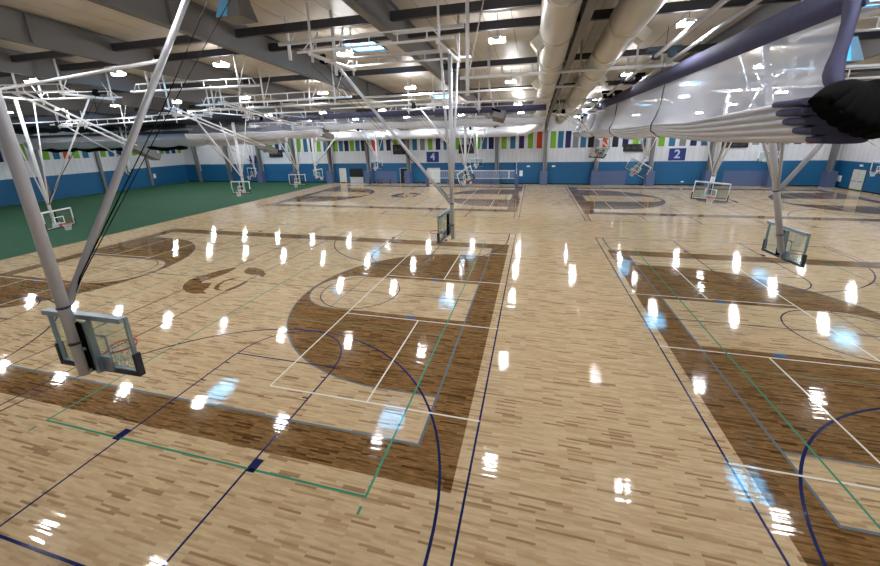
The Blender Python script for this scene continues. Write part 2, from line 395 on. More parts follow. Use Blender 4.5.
for y in SKY_:
    for x in SKX:
        n_ += 1; fr = MB(); z = roof_z(y)-0.02
        for s in (-1, 1):
            fr.box((x+s*(SW+0.03), y, z), (0.1, 2*SL+0.16, 0.07)); fr.box((x, y+s*(SL+0.03), z-0.0), (2*SW+0.16, 0.1, 0.07))
        o = struct(fr.build('window_%d' % n_, M['strut']))
        MB().box((x, y, roof_z(y)+TH-0.03), (2*SW-0.01, 2*SL-0.01, 0.02)).build('pane', M['pane'], o)

# ------------------------------------------------------------------ steel frames
for k, x in enumerate(BAYS):
    r = empty('steel_rafter', (x, 0, 0))
    pos = ORD[k]
    tag(r, 'tapered grey steel roof beam, %s from the left' % pos, 'beam', 'roof beams')
    wbm = MB(); ft = MB(); fb = MB(); sf = MB()
    ysx = [YN+0.02, 8.0, 44.0, 49.5, 52.98]; dp = [1.08, 1.12, 1.02, 1.3, 1.75]
    top = [roof_z(y)-0.05 for y in ysx]; bot = [t-d for t, d in zip(top, dp)]
    for i in range(len(ysx)-1):
        q = [(-0.011, ysx[i], bot[i]), (-0.011, ysx[i+1], bot[i+1]), (-0.011, ysx[i+1], top[i+1]), (-0.011, ysx[i], top[i])]
        wbm.prism(q, (0, 0, 0), (0.022, 0, 0))
        fb.prism([(-0.15, ysx[i], bot[i]), (-0.15, ysx[i+1], bot[i+1]), (-0.15, ysx[i+1], bot[i+1]+0.03), (-0.15, ysx[i], bot[i]+0.03)], (0, 0, 0), (0.3, 0, 0))
        ft.prism([(-0.15, ysx[i], top[i]-0.03), (-0.15, ysx[i+1], top[i+1]-0.03), (-0.15, ysx[i+1], top[i+1]), (-0.15, ysx[i], top[i])], (0, 0, 0), (0.3, 0, 0))
    for yy in (10.9, 26.0, 41.0):
        zt = roof_z(yy)-0.09; MB().box2((-0.15, yy-0.03, zt-0.98), (0.15, yy+0.03, zt)).build('splice_plate', M['frame_grey'], r)
    wbm.build('web', M['frame_grey'], r); fb.build('bottom_flange', M['frame_grey'], r); ft.build('top_flange', M['frame_grey'], r)
    # column on the back wall
    cl = empty('steel_column', (x, YF-0.08, 0))
    tag(cl, 'grey tapered steel column on the back wall, %s from the left' % pos, 'column', 'columns along the back wall')
    zb = roof_z(53)-0.06-1.8
    MB().prism([(-0.011, -0.42, 0), (-0.011, -0.03, 0), (-0.011, -0.03, roof_z(54)-0.1), (-0.011, -0.92, roof_z(53)-0.1), (-0.011, -0.92, zb)], (0, 0, 0), (0.022, 0, 0)).build('web', M['frame_grey'], cl)
    MB().prism([(-0.17, -0.45, 0), (-0.17, -0.42, 0), (-0.17, -0.92, zb), (-0.17, -0.95, zb)], (0, 0, 0), (0.34, 0, 0)).build('front_flange', M['frame_grey'], cl)
    MB().box2((-0.17, -0.03, 0), (0.17, 0, 8.9)).build('rear_flange', M['frame_grey'], cl)
    MB().tube([(0.3, -0.12, 1.9), (0.3, -0.12, 7.4)], 0.09, 10).build('downpipe', M['pipe'], cl)
    if x > -50:
        p_ = MB().box2((x-0.5, YF-1.05, 0.002), (x+0.5, YF-0.6, 1.92)); p_.box2((x-0.5, YF-0.6, 0.002), (x-0.4, YF-0.1, 1.92)); p_.box2((x+0.4, YF-0.6, 0.002), (x+0.5, YF-0.1, 1.92))
        o = p_.build('column_pad', M['wallpad'])
        tag(o, 'slate blue pad round the foot of the %s back wall column from the left' % pos, 'pad', 'pads on the columns')
# left endwall posts
for k, y in enumerate((12.0, 19.5, 26.5, 33.2, 40.0, 47.0)):
    o = MB().box2((XL+0.06, y-0.17, 0.02), (XL+0.4, y+0.17, roof_z(y)-0.02)).build('wall_post', M['frame_grey'])
    tag(o, 'dark steel post on the blue and white left wall, %s from the near end' % ORD[k], 'post', 'posts of the left wall')
# struts between rafters
ns = 0
for yy in (13.85, 15.8, 21.6, 29.5, 37.5, 45.0):
    for k in range(len(BAYS)-1):
        x0, x1 = BAYS[k]+0.03, BAYS[k+1]-0.03
        if x1 < -46 or x0 > 30: continue
        z = roof_z(yy)-0.48
        o = MB().box2((x0, yy-0.08, z-0.15), (x1, yy-0.055, z+0.15)).box2((x0, yy-0.08, z+0.13), (x1, yy+0.1, z+0.15)).box2((x0, yy-0.08, z-0.15), (x1, yy+0.1, z-0.13)).build('roof_strut', M['strut'])
        tag(o, 'dark roof strut right of the %s beam from the left, %s row away' % (ORD[k], ORD[(13.85, 15.8, 21.6, 29.5, 37.5, 45.0).index(yy)]), 'strut', 'dark struts between the roof beams')

# ------------------------------------------------------------------ ducts
def duct(name, pts, r, m, label, collars):
    e = empty(name, pts[0]); o0 = Vector(pts[0]); loc = [Vector(p)-o0 for p in pts]
    MB().tube(loc, r, 28).build('duct_tube', m, e)
    for (i, t) in collars:
        a, b = loc[i], loc[i+1]; c = a.lerp(b, t); d = (b-a).normalized()
        rc_ = (r[i]*(1-t)+r[i+1]*t) if isinstance(r, list) else r
        MB().tube([c-d*0.05, c+d*0.05], rc_+0.035, 28).build('collar', M['duct'] if m is M['duct'] else m, e)
    tag(e, label, 'duct'); return e
def zd(y): return roof_z(y)-0.86
R1 = 0.6
pts1 = [(0.62, -3, zd(-3)), (0.62, 8, zd(8)), (0.62, 46, zd(46)), (0.6, 49.6, 8.75)]
d1 = duct('air_duct', pts1, R1, M['duct'], 'big round galvanised air duct left of the central roof beam', [(1, t/10) for t in range(0, 11)])
ptw = [(0.6, 49.62, 8.75)]+[(0.6-2.0*(1-math.cos(a)), 49.7+2.0*math.sin(a), 8.7-1.3*(a/(PI/2))) for a in [PI/2*i/8 for i in range(1, 9)]]
ptw += [(-4, 51.8, 7.38), (-31, 51.8, 7.36), (-33.2, 50.6, 7.36)]
duct('air_duct', ptw, [0.6]*9+[0.66]*3, M['duct_white'], 'white round air duct curving down and running left along the back wall', [(9, t/6) for t in range(1, 6)])
pts2 = [(2.95, -3, zd(-3)), (2.95, 8, zd(8)), (3.1, 30, zd(30)), (3.1, 51.5, zd(50))]
d2 = duct('air_duct', pts2, R1, M['duct'], 'big round galvanised air duct right of the central roof beam, above the long curtain', [(1, t/6) for t in range(0, 7)]+[(2, t/5) for t in range(1, 6)])
for e, x, sd in ((d1, 0.62, -1), (d2, 3.0, 1)):
    base = e.location
    for k, yy in enumerate((16.2, 24.5, 33, 41.5)):
        z = zd(yy); mb = MB(); mb.box((x+sd*0.62-base.x, yy-base.y, z-0.28-base.z), (0.5, 0.7, 0.42), Matrix.Rotation(sd*0.7, 3, 'Y'))
        mb.build('diffuser', M['duct'], e)

# ------------------------------------------------------------------ lamps
LR = [(7.6, 10.6), (15.9, 10.42), (24.8, 10.05), (35.5, 9.55), (42.8, 9.2), (50.2, 8.85)]
LXs = [-1.62+6.67*k for k in range(-8, 6)]
first = None
for ri, (y, z) in enumerate(LR):
    for ki, x in enumerate(LXs):
        if y > 50 and False: continue
        e = empty('high_bay_lamp', (x, y, z))
        tag(e, 'lit white high bay lamp, %s row from the camera, %s from the left' % (ORD[ri], ORD[ki]), 'lamp', 'lit high bay lamps')
        if first is None:
            parts = []
            parts.append(MB().box((0, 0, 0.09), (0.66, 0.36, 0.05)).box((0, 0, 0.16), (0.3, 0.3, 0.1)).build('housing', M['housing'], e))
            parts.append(MB().box2((-0.32, -0.16, 0.116), (-0.17, 0.16, 0.126)).box2((0.17, -0.16, 0.116), (0.32, 0.16, 0.126)).build('added_upper_lens', M['uplight'], e))
            for s in (-1, 1): parts.append(MB().box((s*0.17, 0, 0.04), (0.26, 0.28, 0.05)).build('lens', M['lamp'], e))
            parts.append(MB().tube([(0, 0, 0.2), (0, 0, 1.0)], 0.012, 5).build('hanger_wire', M['strut'], e))
            first = parts; parts[-1].scale.z = (roof_z(y)+0.02-z)/1.0
        else:
            for q in first:
                c = q.copy(); C.objects.link(c); c.parent = e
                if q.name.startswith('hanger_wire'): c.scale.z = (roof_z(y)+0.02-z)/1.0

# ------------------------------------------------------------------ goals
def goal(x, y, head, label, dz=0.0, ztop=None, sides=True, frame='grey', tilt=None, fold=0.0, truss=True, cable=True, side_w=1.35, front=4.2, joint=4.3, mast_r=0.085, lean=0.0, bx=0.0, yb=0.36, z_end=2.78, winch=True):
    """ceiling hung basketball goal; local +y is the way the board faces"""
    if ztop is None: ztop = roof_z(y)-1.95
    e = empty('basketball_goal', (x, y, 0), head)
    tag(e, label, 'basketball goal', 'basketball goals hung from the roof')
    zt = ztop; zj = joint+dz; z0 = z_end+dz
    AX = lambda z: (0, lean*(z-z0)/(zt-z0), z)
    T = Matrix.Identity(4)
    if tilt:
        ax, ang = tilt; piv = Vector((0, 0, zj)); T = Matrix.Translation(piv) @ Matrix.Rotation(ang, 4, ax) @ Matrix.Translation(-piv)
    def tf(mb):
        mb.v = [tuple(T @ Vector(v)) for v in mb.v]; return mb
    P_ = M['white'] if frame == 'white' else M['pipe_dark']; PT = M['white']
    if tilt:
        c0 = Vector((0, 0.36, 3.405+dz)); c1 = T @ c0; dd = Matrix.Rotation(head, 3, 'Z') @ Vector((c0.x-c1.x, c0.y-c1.y, 0)); e.location = (x+dd.x, y+dd.y, 0)
    if fold:
        top = (0, fold, zt)
        MB().tube([top, (0, 0, zj)], mast_r, 14).build('mast', P_, e)
        tf(MB().tube([(0, 0, z0), (0, 0, zj+0.1)], mast_r, 14)).build('lower_mast', P_, e)
    else:
        MB().tube([AX(z0) if not tilt else (0, 0, zj), AX(zt)], mast_r, 14).build('mast', P_, e)
        if tilt: tf(MB().tube([(0, 0, z0), (0, 0, zj+0.1)], mast_r, 14)).build('lower_mast', P_, e)
    for zz in (zj, z0+0.62): tf(MB().tube([AX(zz-0.02), AX(zz+0.02)], mast_r+0.012, 14)).build('mast_collar', M['strut'], e)
    MB().tube([(0, front+lean, zt), (0, AX(zj)[1]+0.05, zj)], mast_r*(0.55 if frame == 'white' else 0.75), 12).build('front_brace', P_, e)
    if sides:
        for s in (-1, 1): MB().tube([(s*side_w, lean, zt), (s*0.04, AX(zj)[1], zj+0.05)], 0.034 if frame == 'white' else 0.045, 10).build('side_brace', P_, e)
    if cable:
        for k_, (fx, ft_, sg) in enumerate(((0.12, 1.12, 0.12), (0.2, 1.26, -0.1))):
            MB().tube([(fx, front*ft_, zt+0.1), (fx*0.7, front*0.5*ft_, (zt+zj)/2-sg), (fx*0.5, 0.3, zj+0.42), (0.02, mast_r+0.02, zj+0.02)], [0.009, 0.009, 0.012, 0.03] if k_ == 0 else 0.008, 6).build('hoist_cable', M['black'], e)
        if winch: MB().tube([(0.0, front*1.12, zt+0.14), (0.26, front*1.12, zt+0.14)], 0.13, 12).box((0.13, front*1.12, zt+0.3), (0.16, 0.2, 0.16)).build('winch', M['black'], e)
    if truss:
        for v in (0, front): MB().tube([(-1.7, v, zt), (1.7, v, zt)], 0.065, 10).build('header_pipe', PT, e)
        for s in (-1, 1):
            tr = MB(); sx_ = s*1.55
            tr.tube([(sx_, -0.5, zt+0.12), (sx_, front+0.6, zt+0.12)], 0.045, 8)
            tr.tube([(sx_, -0.1, zt+0.12), (sx_, 0.25, zt+0.48), (sx_, front, zt+0.48), (sx_, front+0.4, zt+0.12)], 0.028, 8)
            for q in range(5): tr.tube([(sx_, 0.4+q*(front-0.6)/4, zt+0.12), (sx_, 0.4+q*(front-0.6)/4, zt+0.48)], 0.022, 6)
            tr.build('truss_frame', PT, e)
        for s in (-1, 1):
            for v in (0.0, front):
                wy = y+v*math.cos(head); hr = roof_z(wy)-0.03
                MB().tube([(s*1.55, v, zt-0.25), (s*1.55, v, hr)], 0.045, 8).tube([(s*1.55, v, zt+0.1), (s*1.55-s*0.5, v, (zt+hr)/2)], 0.022, 6).build('hanger_post', PT, e)
    def bf(mb):
        mb.v = [(v[0]+bx, v[1]-0.0, v[2]) for v in mb.v]; return tf(mb)
    # board
    bz0, bz1 = 2.87+dz, 3.94+dz; hw = 0.915; t = 0.045
    F_ = M['white'] if frame == 'white' else M['galv']
    bd = bf(MB().box2((-hw+t, yb-0.008, bz0+t), (hw-t, yb+0.008, bz1-t))).build('backboard', M['glass'], e)
    fr = MB().box2((-hw, yb-0.03, bz1-0.055), (hw, yb+0.025, bz1)); fr.box2((-hw, yb-0.03, bz0), (hw, yb+0.025, bz0+t))
    for s in (-1, 1): fr.box2((s*hw-s*t, yb-0.03, bz0+t), (s*hw, yb+0.025, bz1-0.055))
    bf(fr).build('board_frame', F_, bd)
    tg = MB(); a, b, c = 0.305, 3.05+dz+0.02, 3.05+dz+0.47; w2 = 0.05
    tg.box2((-a, yb+0.009, c-w2), (a, yb+0.013, c)); tg.box2((-a, yb+0.009, b), (a, yb+0.013, b+w2))
    for s in (-1, 1): tg.box2((s*a-s*w2, yb+0.009, b+w2), (s*a, yb+0.013, c-w2))
    bf(tg).build('target_square', M['white'], bd)
    pd = MB().box2((-hw-0.03, yb-0.05, bz0-0.05), (hw+0.03, yb+0.05, bz0+0.03))
    for s in (-1, 1): pd.box2((s*(hw-0.03), yb-0.05, bz0+0.03), (s*(hw+0.03), yb+0.05, bz0+0.38))
    bf(pd).build('edge_padding', M['pad'], bd)
    # rear bracket
    m_ = mast_r
    tr_ = MB().box2((-hw+0.02, yb-0.10, bz1-0.075), (hw-0.02, yb-0.032, bz1+0.01)); bf(tr_).build('top_rail', F_, e)
    up_ = MB().box2((0.13, yb-0.17, bz0+0.0), (0.22, yb-0.08, bz1-0.08)); bf(up_).build('rear_upright', F_, e)
    lo_ = MB().box2((-0.1, yb-0.1, bz0+0.02), (0.42, yb-0.055, bz0+0.3)); bf(lo_).build('rim_plate', F_, e)
    for zz in (bz0+0.06, bz0+0.48):
        ar = MB().tube([(-bx, 0, zz), (0.16, yb-0.13, zz)], 0.028, 8); bf(ar).build('bracket_arm', F_, e)
    for (xa, xb) in ((-0.03, 0.02), (0.095, 0.128)):
        ha = MB().box2((xa, yb-0.19, bz0+0.06), (xb, yb-0.13, bz1-0.1)); bf(ha).build('height_adjuster', M['black'], e)
    # rim and net
    rc = (0, yb+0.40, 3.05+dz)
    rm = MB().tube([(rc[0]+0.228*math.cos(2*PI*i/28), rc[1]+0.228*math.sin(2*PI*i/28), rc[2]) for i in range(28)], 0.015, 8, closed=True)
    rm.box2((-0.09, yb+0.012, 3.05+dz-0.14), (0.09, yb+0.03, 3.05+dz+0.03)); rm.bar((0.06, yb+0.03, 3.05+dz-0.02), (0.08, yb+0.19, 3.05+dz-0.005), 0.02, 0.03); rm.bar((-0.06, yb+0.03, 3.05+dz-0.02), (-0.08, yb+0.19, 3.05+dz-0.005), 0.02, 0.03)
    rim = bf(rm).build('rim', M['rim'], e)
    nt_ = MB(); K = 12; lv = [(0, 0.225), (-0.1, 0.19), (-0.2, 0.155), (-0.3, 0.13), (-0.4, 0.125)]
    for i in range(K):
        for dr in (1, -1):
            pts = []
            for q, (dzz, rr) in enumerate(lv):
                a = 2*PI*(i+dr*0.5*q)/K; pts.append((rc[0]+rr*math.cos(a), rc[1]+rr*math.sin(a), rc[2]+dzz))
            nt_.tube(pts, 0.006, 4, cap=False)
    bf(nt_).build('net', M['net'], rim)
    return e
H = lambda d: math.radians(d)
# heading: 0 faces +y, 90 faces -x, -90 faces +x, 180 faces -y
goal(-7.5, 3.74, H(1), 'nearest basketball goal on a thick grey pole at the left, seen from behind', dz=0.1, joint=4.15, sides=False, ztop=10.95, front=4.3, truss=False, mast_r=0.084, bx=0.06, winch=False, yb=0.22, z_end=2.86)
goal(-3.19, 14.3, H(89), 'basketball goal over the middle of the picture, its board seen edge on', dz=-0.1, ztop=9.85, front=4.8, mast_r=0.085)
goal(8.28, 14.12, H(-86), 'basketball goal at the right under the long curtain, seen from behind', dz=-0.3, ztop=9.7, mast_r=0.092, lean=-1.8, z_end=3.1, joint=5.2, yb=0.18, bx=-0.2, cable=False)
goal(10.75, 25.9, H(166), 'basketball goal facing the camera, just left of the right hand one', dz=-0.15, frame='white', tilt=('Y', -0.07), mast_r=0.12)
goal(8.7, 34.3, H(151), 'white basketball goal swung aslant at the right, above the far court edge', dz=0.46, frame='white', tilt=('Y', -0.5), mast_r=0.12)
goal(5.9, 35.0, H(120), 'white basketball goal folded up under the far part of the long curtain', dz=1.4, frame='white', tilt=('X', 0.7), mast_r=0.12)
goal(-5.04, 28.9, H(142), 'white basketball goal swung aslant just right of the central mast', dz=0.3, frame='white', tilt=('Y', 0.46), mast_r=0.1)
goal(-7.6, 50.2, H(180), 'small distant white goal before the back wall, right of the central mast', frame='white')
goal(-25.5, 27.3, H(185), 'white basketball goal over the turf edge, largest facing the camera at the left', dz=-0.48, frame='white', mast_r=0.115)
goal(-23.7, 33.0, H(186), 'white basketball goal facing the camera, second largest left of centre', dz=-0.43, frame='white', mast_r=0.105)
goal(-25.6, 39.0, H(-90), 'small white basketball goal turned to the right, by the turf corner', dz=-0.46, frame='white', mast_r=0.12)
goal(-31.6, 35.9, H(160), 'small white basketball goal against the blue wall beyond the turf', frame='white')
goal(-21.0, 46.9, H(180), 'tiny distant white basketball goal above the benches at the back wall', frame='white')
goal(-29.0, 15.3, H(-74), 'white basketball goal behind the thick pole at the far left, facing right', dz=-0.9, frame='white', mast_r=0.085, side_w=1.0)
goal(-42.5, 30.0, H(165), 'small white basketball goal tilted up over the turf near the blue wall', dz=1.0, frame='white', tilt=('Y', -0.2))
goal(29.6, 40.2, H(90), 'white basketball goal cut by the right picture edge, by the double door', frame='white')
goal(24.5, 47.5, H(180), 'distant white basketball goal behind the right hand masts', dz=0.6, frame='white')

# ------------------------------------------------------------------ long curtains
def curtain(name, label, x0, y0, length, head, ztop, band, zfold, zbot, wid, straps, near_end=False, mat='mesh'):
    """local +y runs along the curtain"""
    e = empty(name, (x0, y0, 0), head); tag(e, label, 'divider curtain')
    n = max(12, int(length*2.2)); ysn = [length*i/n for i in range(n+1)]
    sp_ = sorted([-6.0 if near_end else 0.0]+[s for s in straps if s < length]+[length])
    def sag(yy):
        for a, b in zip(sp_, sp_[1:]):
            if a <= yy <= b: return math.sin(PI*(yy-a)/(b-a))
        return 0
    hb = MB(); rings = []
    for yy in ysn:
        wv = 0.012*math.sin(yy*7.3)
        rings.append([(-0.03+wv, yy, ztop-band), (-0.03+wv*0.5, yy, ztop), (0.03, yy, ztop), (0.03+wv, yy, ztop-band)])
    hb.loft(rings).build('header_band', M['purple'], e)
    rise = (lambda yy: 0.24*max(0, 1-yy/5.5)) if near_end else (lambda yy: 0)
    sh = MB(); rings = []
    for yy in ([0.22]+[q for q in ysn if q > 0.3] if near_end else ysn):
        s = sag(yy); r = []
        for q in range(13):
            u = q/12; z = (ztop-band)+(zfold+rise(yy)-0.1*s-0.04-(ztop-band))*u
            x = -(wid*0.5)*(u**2.2)*(0.55+0.6*s)-0.10*math.sin(PI*u)*s
            if near_end: x *= 1-0.78*max(0, 1-yy/3.2)
            r.append((x, yy, z))
        rings.append(r)
    o = sh.loft(rings, True, False, False).build('mesh_panel', M[mat], e)
    fb = MB(); rings = []; NP = 5
    for yy in ysn:
        s = sag(yy); r = []; hgt = (zfold-zbot)*(0.86+0.14*s)+rise(yy)*0.7; z1 = zfold-0.1*s+rise(yy); ww = wid*0.5*(0.55+0.6*s)
        for side in (-1, 1):
            rng = range(NP*6+1) if side < 0 else range(NP*6, -1, -1)
            for q in rng:
                u = q/(NP*6); bulge = abs(math.sin(PI*u*NP))**0.55
                r.append((side*ww*(1-0.75*u**2.2)*(0.78+0.22*bulge)*(1 if u > 0.02 or side < 0 else 0.95), yy, z1-hgt*u))
        rings.append(r)
    fb.loft(rings).build('fold_bundle', M['vinyl'], e)
    for s in straps:
        if s > length-0.2: continue
        ww = wid*0.5*0.58
        MB().tube([(-0.05, s, ztop-band), (-0.10, s+0.05, zfold+0.7), (-ww*0.7, s-0.05, zfold+0.25), (-ww-0.03, s-0.15, zfold-0.05), (-ww*0.95, s, (zfold+zbot)/2), (0, s, zbot+0.02)], 0.028, 6).build('lift_strap', M['teal'], e)
    return e
CX_ = 5.4; KC = 1.174
def sc_v(mb):
    mb.v = [(x*KC, y*KC, 6.83+(z-6.83)*KC) for x, y, z in mb.v]; return mb
cu = curtain('divider_curtain', 'huge raised white mesh divider curtain with purple top band at upper right', CX_, 8.57, 43.0, 0, 9.44, 0.59, 7.23, 6.58, 1.35, [10.1, 19.7, 29.2, 38.7], True)
# near end of it: purple edge, purple fold ends, black fold bundle
eb = MB(); rings = []
prof = [(9.05, 0.05, 0.42), (8.6, 0.07, 0.36), (8.4, 0.07, 0.30), (8.15, 0.06, 0.28), (7.95, 0.05, 0.30), (7.8, 0.02, 0.34), (7.65, -0.03, 0.33), (7.52, -0.1, 0.24), (7.4, -0.17, 0.08), (7.3, -0.2, 0.0)]
for z, a, b in prof:
    u_ = max(0, min(1, (8.55-z)/1.42)); xx = -0.045-0.22*(0.575*(u_**2.2)*1.12+0.1*math.sin(PI*u_))
    rings.append([(xx-0.03, a, z), (xx-0.03, b, z), (xx+0.04, b, z), (xx+0.04, a, z)])
sc_v(eb.loft(rings, True)).build('edge_band', M['purple'], cu)
sg_ = math.sin(PI*6.3/14.9); hg_ = (7.17-6.62)*(0.86+0.14*sg_)+0.16; zt_ = 7.17-0.1*sg_+0.23
for k in range(5):
    um = (k+0.5)/5; wk = 1.15*0.5*(0.55+0.6*sg_)*(1-0.75*um**2.2)+0.03; zc = zt_-hg_*um; ln_ = 0.52-0.09*k; rg = []
    for yy in (-0.25, 0.0, ln_*0.5, ln_-0.05, ln_):
        f_ = 0.9 if yy == ln_ else 1.0
        rg.append([(wk*f_*math.copysign(abs(math.cos(a))**0.6, math.cos(a)), yy, zc+hg_*0.108*f_*math.copysign(abs(math.sin(a))**0.6, math.sin(a))) for a in [2*PI*j/20 for j in range(20)]])
    sc_v(MB().loft(rg)).build('fold_end', M['purple'], cu)
bn = MB()
for k in range(11):
    u = (k-5)/5
    for lay in (0, 1):
        p0 = Vector((0.22+0.10*u, -0.05+0.05*lay, 7.42)); ex = (0.62 if u < 0 else 0.6)*u
        pts = []; rr = []
        L_ = 1.0 if lay == 0 else 0.75
        for i in range(8):
            t = i/7; pts.append((p0.x+ex*t*L_, p0.y-0.42*t*(1-abs(u)*0.3)+0.12*lay, p0.z+0.03-(0.10+0.46*(1-abs(u)**1.6))*t*L_-0.18*t*t)); rr.append(0.07+0.10*math.sin(PI*min(1, t*0.75)))
        bn.tube(pts, rr, 10)
sc_v(bn).build('black_fold_bundle', M['black'], cu)
# hoist tubes and machinery above the curtain
hz = lambda y: roof_z(y)-1.05
for k, (dx, dz_) in enumerate(((-0.33, 0.06), (0.38, -0.1))):
    o = MB().tube([(CX_+dx, 5.5, hz(5.5)+dz_), (CX_+dx, 51, hz(51)+dz_)], 0.085 if k == 0 else 0.07, 12).build('hoist_tube', M['pipe'])
    tag(o, ('left' if k == 0 else 'right')+' one of two long white hoist tubes above the big curtain', 'hoist tube', 'hoist tubes of the curtain')
for k, yy in enumerate((19.5, 24.9, 30.6, 35.4, 39.5, 43, 46, 49)):
    z = hz(yy); e = empty('hoist_bracket', (CX_, yy, z))
    tag(e, ('black motor block' if k in (1, 2) else 'teal steel bracket')+' carrying the curtain hoist tubes, %s from the camera' % ORD[k], 'bracket', 'brackets of the curtain hoist')
    mm = M['black'] if k in (1, 2) else M['teal']
    MB().box((-0.05, 0, 0.16), (1.35, 0.34, 0.16)).build('plate', mm, e)
    MB().box((-0.3, 0, -0.12), (0.62, 0.3, 0.3) if k in (1, 2) else (0.3, 0.2, 0.3)).build('clamp', mm, e)
    if k in (0, 1, 2): MB().tube([(0.32, -0.16, -0.06), (0.32, 0.16, -0.06)], 0.15, 14).box((0.32, 0, 0.03), (0.3, 0.3, 0.14)).build('drum', mm, e)
    MB().tube([(0.05, 0, 0.15), (0.05, 0, roof_z(yy)-z)], 0.012, 5).build('hanger_rod', M['strut'], e)
    MB().tube([(0.1, 0.1, -0.1), (0.02, 0.1, 9.42-z)], 0.01, 5).build('lift_line', M['strut'], e)
curtain('divider_curtain', 'raised pale curtain with purple band across the hall beyond the nearer courts', -17.2, 28.3, 17.9, H(-90), 8.95, 0.42, 8.15, 7.65, 0.8, [3, 6, 9, 12, 15])
curtain('divider_curtain', 'raised white curtain left of centre ending in a purple grey block', -31.8, 28.3, 14.2, H(-90), 8.75, 0.25, 7.75, 7.1, 1.1, [3.4, 6.9, 10.5])
curtain('divider_curtain', 'raised white curtain rolled up above the turf along the left wall side', -61.5, 32.2, 37.5, H(-90), 8.2, 0.3, 7.45, 6.6, 1.2, [4, 8, 12, 16, 20, 24, 28, 32])
# dark netting bundles over the turf
def bundle(label, a, b, r, mm=None):
    a, b = Vector(a), Vector(b); n = 26; pts = []; rr = []
    for i in range(n+1):
        t = i/n; p_ = a.lerp(b, t); p_.z += 0.08*math.sin(i*1.9)-0.15*abs(math.sin(PI*t*4)); pts.append(p_); rr.append(r*(0.8+0.25*abs(math.sin(i*1.3))))
    o = MB().tube(pts, rr, 12).build('netting_bundle', mm or M['navy_net']); tag(o, label, 'netting')
    for t in (0.1, 0.37, 0.63, 0.9):
        p_ = a.lerp(b, t); MB().tube([(p_.x, p_.y, p_.z), (p_.x, p_.y, roof_z(p_.y)-0.01)], 0.015, 5).build('hanging_rope', M['black'], o)
    return o
bundle('dark navy netting gathered in a long bundle high over the turf', (-60, 27.2, 9.5), (-24.5, 27.2, 9.2), 0.6)
bundle('second dark navy netting bundle hanging behind the higher one over the turf', (-61, 30.5, 8.9), (-27, 30.5, 8.7), 0.42)
bundle('black netting hanging just below the rolled white curtain over the turf', (-61, 33.3, 6.55), (-38, 33.3, 6.5), 0.26, M['black'])

# long white pipes of the curtain and goal suspension
pk = 0
def pipe(a, b, r=0.05, m='pipe', lab=None):
    global pk; pk += 1
    o = MB().tube([a, b], r, 10).build('suspension_pipe', M['white']); tag(o, lab, 'pipe', 'suspension pipes under the roof'); return o
pipe((-10.2, 14.0, 10.62), (-2.6, 14.0, 10.62), 0.075, lab='long white pipe under the roof carrying the middle goal, above the skylight')
pipe((-8.2, 14.0, 9.85), (-3.2, 14.0, 9.85), 0.05, lab='thinner white pipe just below the one carrying the middle goal')
pipe((-24, 22.5, 9.5), (-12.5, 22.5, 9.5), 0.05, lab='white pipe crossing above the left goals, before the row of lamps')
pipe((-30, 24.5, 9.3), (-6, 24.5, 9.3), 0.05, lab='long white pipe crossing from the left goals to the centre')
pipe((-60, 29.5, 9.9), (-30, 29.5, 9.9), 0.07, lab='upper white pipe over the dark netting at the left')
pipe((-60, 31.2, 8.6), (-24, 31.2, 8.6), 0.06, lab='lower white pipe over the rolled curtain at the left')
pipe((-58, 26.3, 9.2), (-33, 26.3, 9.2), 0.05, lab='white pipe in front of the dark netting at the left')
pipe((-12, 25.5, 9.75), (4.2, 25.5, 9.75), 0.08, lab='white pipe crossing below both ducts, farther from the camera')
pipe((5.5, 21, 9.4), (22, 21, 9.4), 0.06, lab='white pipe seen through the curtain mesh, nearer one')
pipe((5.5, 26, 9.1), (26, 26, 9.1), 0.06, lab='white pipe seen through the curtain mesh, farther one')
pipe((-16.5, 28.3, 9.35), (0.9, 28.3, 9.35), 0.06, lab='white pipe the cross hall curtain hangs from')
pipe((-31.8, 28.3, 9.2), (-17.4, 28.3, 9.2), 0.06, lab='white pipe the left of centre curtain hangs from')
pipe((-19.8, 10.13, 9.0), (-9.67, 8.38, 9.0), 0.05, lab='white pipe reaching from the left picture edge to the slanting brace')
for k, x in enumerate((-2.5, 0.0, 2.0, 4.5)):
    o = MB().tube([(x, 20.3, 9.6), (x, 20.3, roof_z(20.3)-0.02)], 0.05, 8).build('drop_post', M['pipe'])
    tag(o, 'white drop post holding the pipes below the ducts, %s from the left' % ORD[k], 'post', 'drop posts below the ducts')

def pipe_truss(a, b, h_, n, lab, r=0.06, posts=()):
    a, b = Vector(a), Vector(b); e = empty('pipe_truss', a); tag(e, lab, 'truss', 'white pipe trusses under the roof'); d = b-a; up_ = Vector((0, 0, h_))
    MB().tube([(0, 0, 0), d], r, 10).build('main_pipe', M['white'], e)
    MB().tube([d*0.02, d*0.05+up_, d*0.95+up_, d*0.98], r*0.5, 8).build('upper_rail', M['white'], e)
    for i in range(n):
        t = 0.07+0.86*i/(n-1); MB().tube([d*t, d*t+up_], r*0.45, 6).build('rung', M['white'], e)
    for t in posts:
        q = d*t; zt_ = roof_z(a.y+q.y)-0.01-a.z
        MB().tube([q-Vector((0, 0, 0.3)), (q.x, q.y, zt_)], 0.05, 8).build('hanger_post', M['white'], e)
        MB().tube([q, (q.x+0.7, q.y, zt_*0.75)], 0.022, 6).build('post_brace', M['white'], e)
    return e
pipe_truss((-4, 20.3, 9.85), (6.3, 20.3, 9.85), 0.45, 7, 'white pipe truss crossing below both ducts', 0.08)
pipe_truss((-21.5, 20.5, 9.25), (-10.5, 20.5, 9.25), 0.42, 9, 'white pipe truss at the left in front of the lamps', 0.06, (0.1, 0.45, 0.9))
